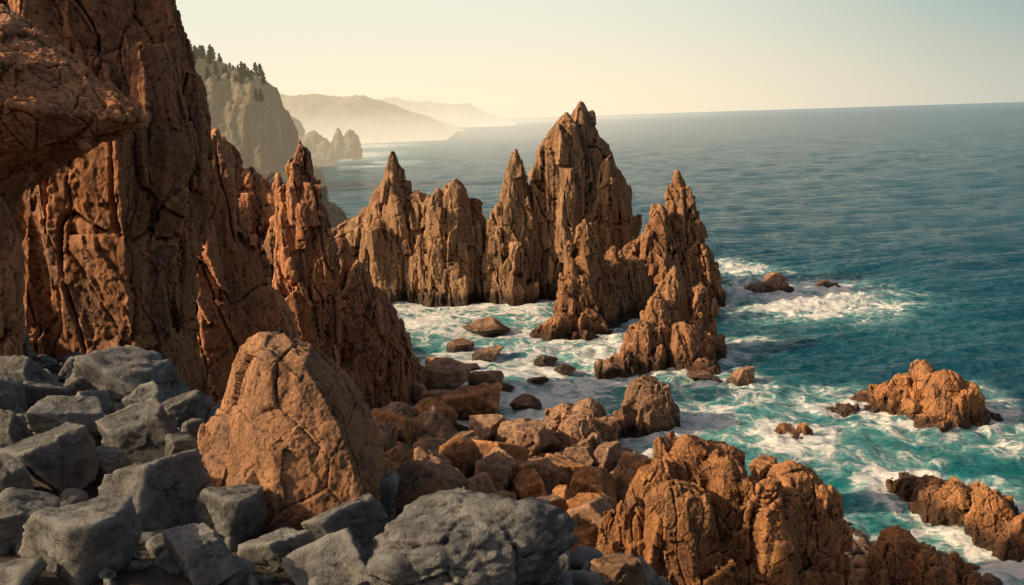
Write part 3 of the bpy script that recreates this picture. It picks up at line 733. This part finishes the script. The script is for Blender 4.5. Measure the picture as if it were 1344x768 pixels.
for b_ in [(560,420,70,30,.95),(620,405,80,18,.9),(690,410,70,26,.9),(600,520,70,50,.95),(680,470,130,50,.92),(720,520,120,50,.98),(700,560,90,35,1.0),(800,460,60,40,.9),
 (860,590,100,40,.86),(900,540,120,40,.86),(960,520,70,26,.9),(965,352,50,16,1.),(1060,385,130,28,1.12),(1020,405,90,18,1.),(1140,395,80,14,.9),(975,453,55,12,.95),
 (1110,520,100,18,.74),(1190,565,150,26,.82),(1060,590,80,18,.74),(1330,585,60,22,.82),(1320,640,50,18,.75),(1180,640,80,14,.7),(1300,750,90,26,.8),(1210,690,100,26,.76),(1120,560,100,35,.64),
 (840,620,70,24,.9),(510,430,50,40,.9),(450,205,70,6,1.2),(480,192,70,3.5,1.1),(500,215,50,4,1.),(460,182,70,2.5,1.),(1000,560,100,60,.58),(1270,520,70,25,.6),(1150,600,140,50,.56),(620,440,110,50,.8)]:
    blob(*b_)
for b_ in [(680,480,240,120,1.),(900,560,220,90,1.),(1150,620,260,100,1.),(1060,390,150,40,.5),(1300,720,220,90,1.0),(470,200,90,20,.6)]:
    blob(*b_,tgt='s')
idx=np.where(near)[0]
contact=np.concatenate(hero_list)
contact=contact[(contact[:,1]<330)&(contact[:,1]>30)]
dmin=np.full(len(idx),99.)
XY=np.stack([px_[idx],py_[idx]],1).astype(np.float32)
for c in contact[::2]:
    d=np.hypot(XY[:,0]-c[0],XY[:,1]-c[1]); dmin=np.minimum(dmin,d)
for (cx,cy,r_) in foam_rocks:
    d=np.hypot(XY[:,0]-cx,XY[:,1]-cy)-r_; dmin=np.minimum(dmin,np.maximum(d,0))
ring=np.exp(-(dmin/3.2)**2)*1.0
tz=terr(px_[idx],py_[idx]); shore=np.exp(-np.clip(-tz-.3,0,9)**2/1.5)*.9
foam[idx]=np.maximum(foam[idx],np.maximum(ring,shore)); 
P=np.stack([px_,py_,px_*0],1)
foam*=1+.35*fbm(P*.08,3,9)
foam=np.clip(foam,0,1.2)
Zs+=np.clip(foam,0,1)*.45*fbm(P*.45,3,12)*(py_<400)
m_sea,nt,b=newmat("sea_water")
geo=N(nt,'ShaderNodeNewGeometry'); pos=geo.outputs['Position']
fa=N(nt,'ShaderNodeAttribute',attribute_name='foam'); sa=N(nt,'ShaderNodeAttribute',attribute_name='shallow')
wn=N(nt,'ShaderNodeTexNoise'); nt.links.new(pos,wn.inputs['Vector']); wn.inputs['Scale'].default_value=.12; wn.inputs['Detail'].default_value=4
ad=vmath(nt,'ADD',pos,scalev(nt,wn.outputs['Color'],15))
mp=N(nt,'ShaderNodeMapping'); nt.links.new(ad,mp.inputs[0]); mp.inputs['Scale'].default_value=(.7,1.1,1); mp.inputs['Rotation'].default_value=(0,0,.4)
v1=N(nt,'ShaderNodeTexVoronoi',feature='DISTANCE_TO_EDGE'); nt.links.new(mp.outputs[0],v1.inputs['Vector']); v1.inputs['Scale'].default_value=.36
lace=ss(nt,v1.outputs['Distance'],.20,0,0,.6)
fn=noise(nt,mp.outputs[0],.26,8,.64); fn2=noise(nt,mp.outputs[0],.09,4,.6)
dens=math_(nt,'ADD',fa.outputs['Fac'],math_(nt,'MULTIPLY',lace,.55))
dens=math_(nt,'ADD',dens,math_(nt,'MULTIPLY',math_(nt,'SUBTRACT',fn,.5),2.4))
dens=math_(nt,'ADD',dens,math_(nt,'MULTIPLY',math_(nt,'SUBTRACT',fn2,.5),.8))
gate=ss(nt,fa.outputs['Fac'],.10,.45)
ff=math_(nt,'MULTIPLY',ss(nt,dens,.62,1.18),gate)
deep=mixc(nt,ss(nt,noise(nt,pos,.02,4,.6),.35,.65),(.002,.060,.100),(.003,.074,.118))
wc=mixc(nt,sa.outputs['Fac'],deep,(.012,.215,.225))
milky=ss(nt,dens,.08,.9,0,.6); milky=math_(nt,'MULTIPLY',milky,gate)
wc=mixc(nt,milky,wc,(.28,.53,.51))
nt.links.new(mixc(nt,ff,wc,(.86,.84,.79)),b.inputs['Base Color'])
nt.links.new(math_(nt,'MULTIPLY_ADD',ff,.6,.12),b.inputs['Roughness']); b.inputs['IOR'].default_value=1.33
b.inputs['Specular IOR Level'].default_value=.30
mp2=N(nt,'ShaderNodeMapping'); nt.links.new(pos,mp2.inputs[0]); mp2.inputs['Scale'].default_value=(.34,1.3,1); mp2.inputs['Rotation'].default_value=(0,0,-.18)
w1=noise(nt,mp2.outputs[0],.85,7,.70,.1); w2=noise(nt,mp2.outputs[0],.26,5,.70,.1); w3=noise(nt,mp2.outputs[0],.09,5,.74,.1)
hgt=math_(nt,'ADD',math_(nt,'MULTIPLY',w1,.7),math_(nt,'MULTIPLY',w2,2.0)); hgt=math_(nt,'ADD',hgt,math_(nt,'MULTIPLY',w3,3.0)); hgt=math_(nt,'ADD',hgt,math_(nt,'MULTIPLY',ff,.25))
bm_=N(nt,'ShaderNodeBump'); bm_.inputs['Strength'].default_value=1.0; bm_.inputs['Distance'].default_value=1.0
nt.links.new(hgt,bm_.inputs['Height']); nt.links.new(bm_.outputs[0],b.inputs['Normal'])
# distance haze painted on the sea as emission, warmer and thicker along the coast
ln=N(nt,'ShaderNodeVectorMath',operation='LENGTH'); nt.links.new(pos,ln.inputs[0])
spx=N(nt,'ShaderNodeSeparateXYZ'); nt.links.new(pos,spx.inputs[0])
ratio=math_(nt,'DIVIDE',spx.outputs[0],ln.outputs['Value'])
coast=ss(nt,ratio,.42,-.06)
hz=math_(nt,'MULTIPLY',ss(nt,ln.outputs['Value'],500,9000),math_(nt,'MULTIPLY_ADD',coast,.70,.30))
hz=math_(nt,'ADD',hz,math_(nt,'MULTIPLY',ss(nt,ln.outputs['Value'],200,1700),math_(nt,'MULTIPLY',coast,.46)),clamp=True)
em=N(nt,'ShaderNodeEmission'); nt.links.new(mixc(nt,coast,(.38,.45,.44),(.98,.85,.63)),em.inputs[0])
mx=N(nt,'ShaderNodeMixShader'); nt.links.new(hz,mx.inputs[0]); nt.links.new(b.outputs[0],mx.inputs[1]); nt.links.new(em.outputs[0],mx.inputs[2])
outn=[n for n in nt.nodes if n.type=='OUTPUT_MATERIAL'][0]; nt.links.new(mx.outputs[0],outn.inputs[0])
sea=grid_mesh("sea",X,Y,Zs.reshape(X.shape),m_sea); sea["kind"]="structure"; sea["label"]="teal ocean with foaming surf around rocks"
for nm,arr in (("foam",foam),("shallow",shal)):
    at_=sea.data.attributes.new(nm,'FLOAT','POINT'); at_.data.foreach_set('value',arr.astype(np.float32))
# ------------------------------------------------------------------ light
sd=Vector((-.986,-.165,0)).normalized(); el=math.radians(29)
S=Vector((sd.x*math.cos(el),sd.y*math.cos(el),math.sin(el)))
sl=bpy.data.lights.new("sun",'SUN'); sl.energy=5.0; sl.angle=math.radians(.6); sl.color=(1,.79,.51)
so=bpy.data.objects.new("sun",sl); scene.collection.objects.link(so); so.rotation_euler=S.to_track_quat('Z','Y').to_euler()
w=bpy.data.worlds.new("World"); scene.world=w; w.use_nodes=True; nt=w.node_tree; nt.nodes.clear()
out=N(nt,'ShaderNodeOutputWorld'); bg=N(nt,'ShaderNodeBackground'); sky=N(nt,'ShaderNodeTexSky'); sky.sky_type='NISHITA'; sky.sun_disc=False
sky.sun_elevation=el; sky.sun_rotation=math.atan2(S.x,S.y); sky.dust_density=4; sky.air_density=1.0; sky.ozone_density=1.0
tc=N(nt,'ShaderNodeTexCoord'); sp=N(nt,'ShaderNodeSeparateXYZ'); nt.links.new(tc.outputs['Generated'],sp.inputs[0])
dt=N(nt,'ShaderNodeVectorMath',operation='DOT_PRODUCT'); nt.links.new(tc.outputs['Generated'],dt.inputs[0]); dt.inputs[1].default_value=(-.24,.97,0)
z=sp.outputs[2]; az=ss(nt,dt.outputs['Value'],.66,1.0)
K=1/.13
def k(c): return tuple(v*K for v in c)
hor=mixc(nt,az,k((.56,.57,.49)),k((1.12,.94,.67)))
up=mixc(nt,az,k((.28,.43,.42)),k((.90,.88,.72)))
band=mixc(nt,ss(nt,z,-.005,.13),hor,up)
fac=math_(nt,'MULTIPLY',ss(nt,z,.45,.12),ss(nt,dt.outputs['Value'],-.3,.6,0,.97))
warm=mixc(nt,1.0,sky.outputs[0],(1.10,.95,.80),'MULTIPLY')
col=mixc(nt,fac,warm,band)
nt.links.new(col,bg.inputs[0]); bg.inputs[1].default_value=.13
nt.links.new(bg.outputs[0],out.inputs[0])
scene.view_settings.view_transform='Standard'; scene.view_settings.look='None'; scene.view_settings.exposure=0
print("done",time.time()-T0,"verts",sum(len(m.vertices) for m in bpy.data.meshes))
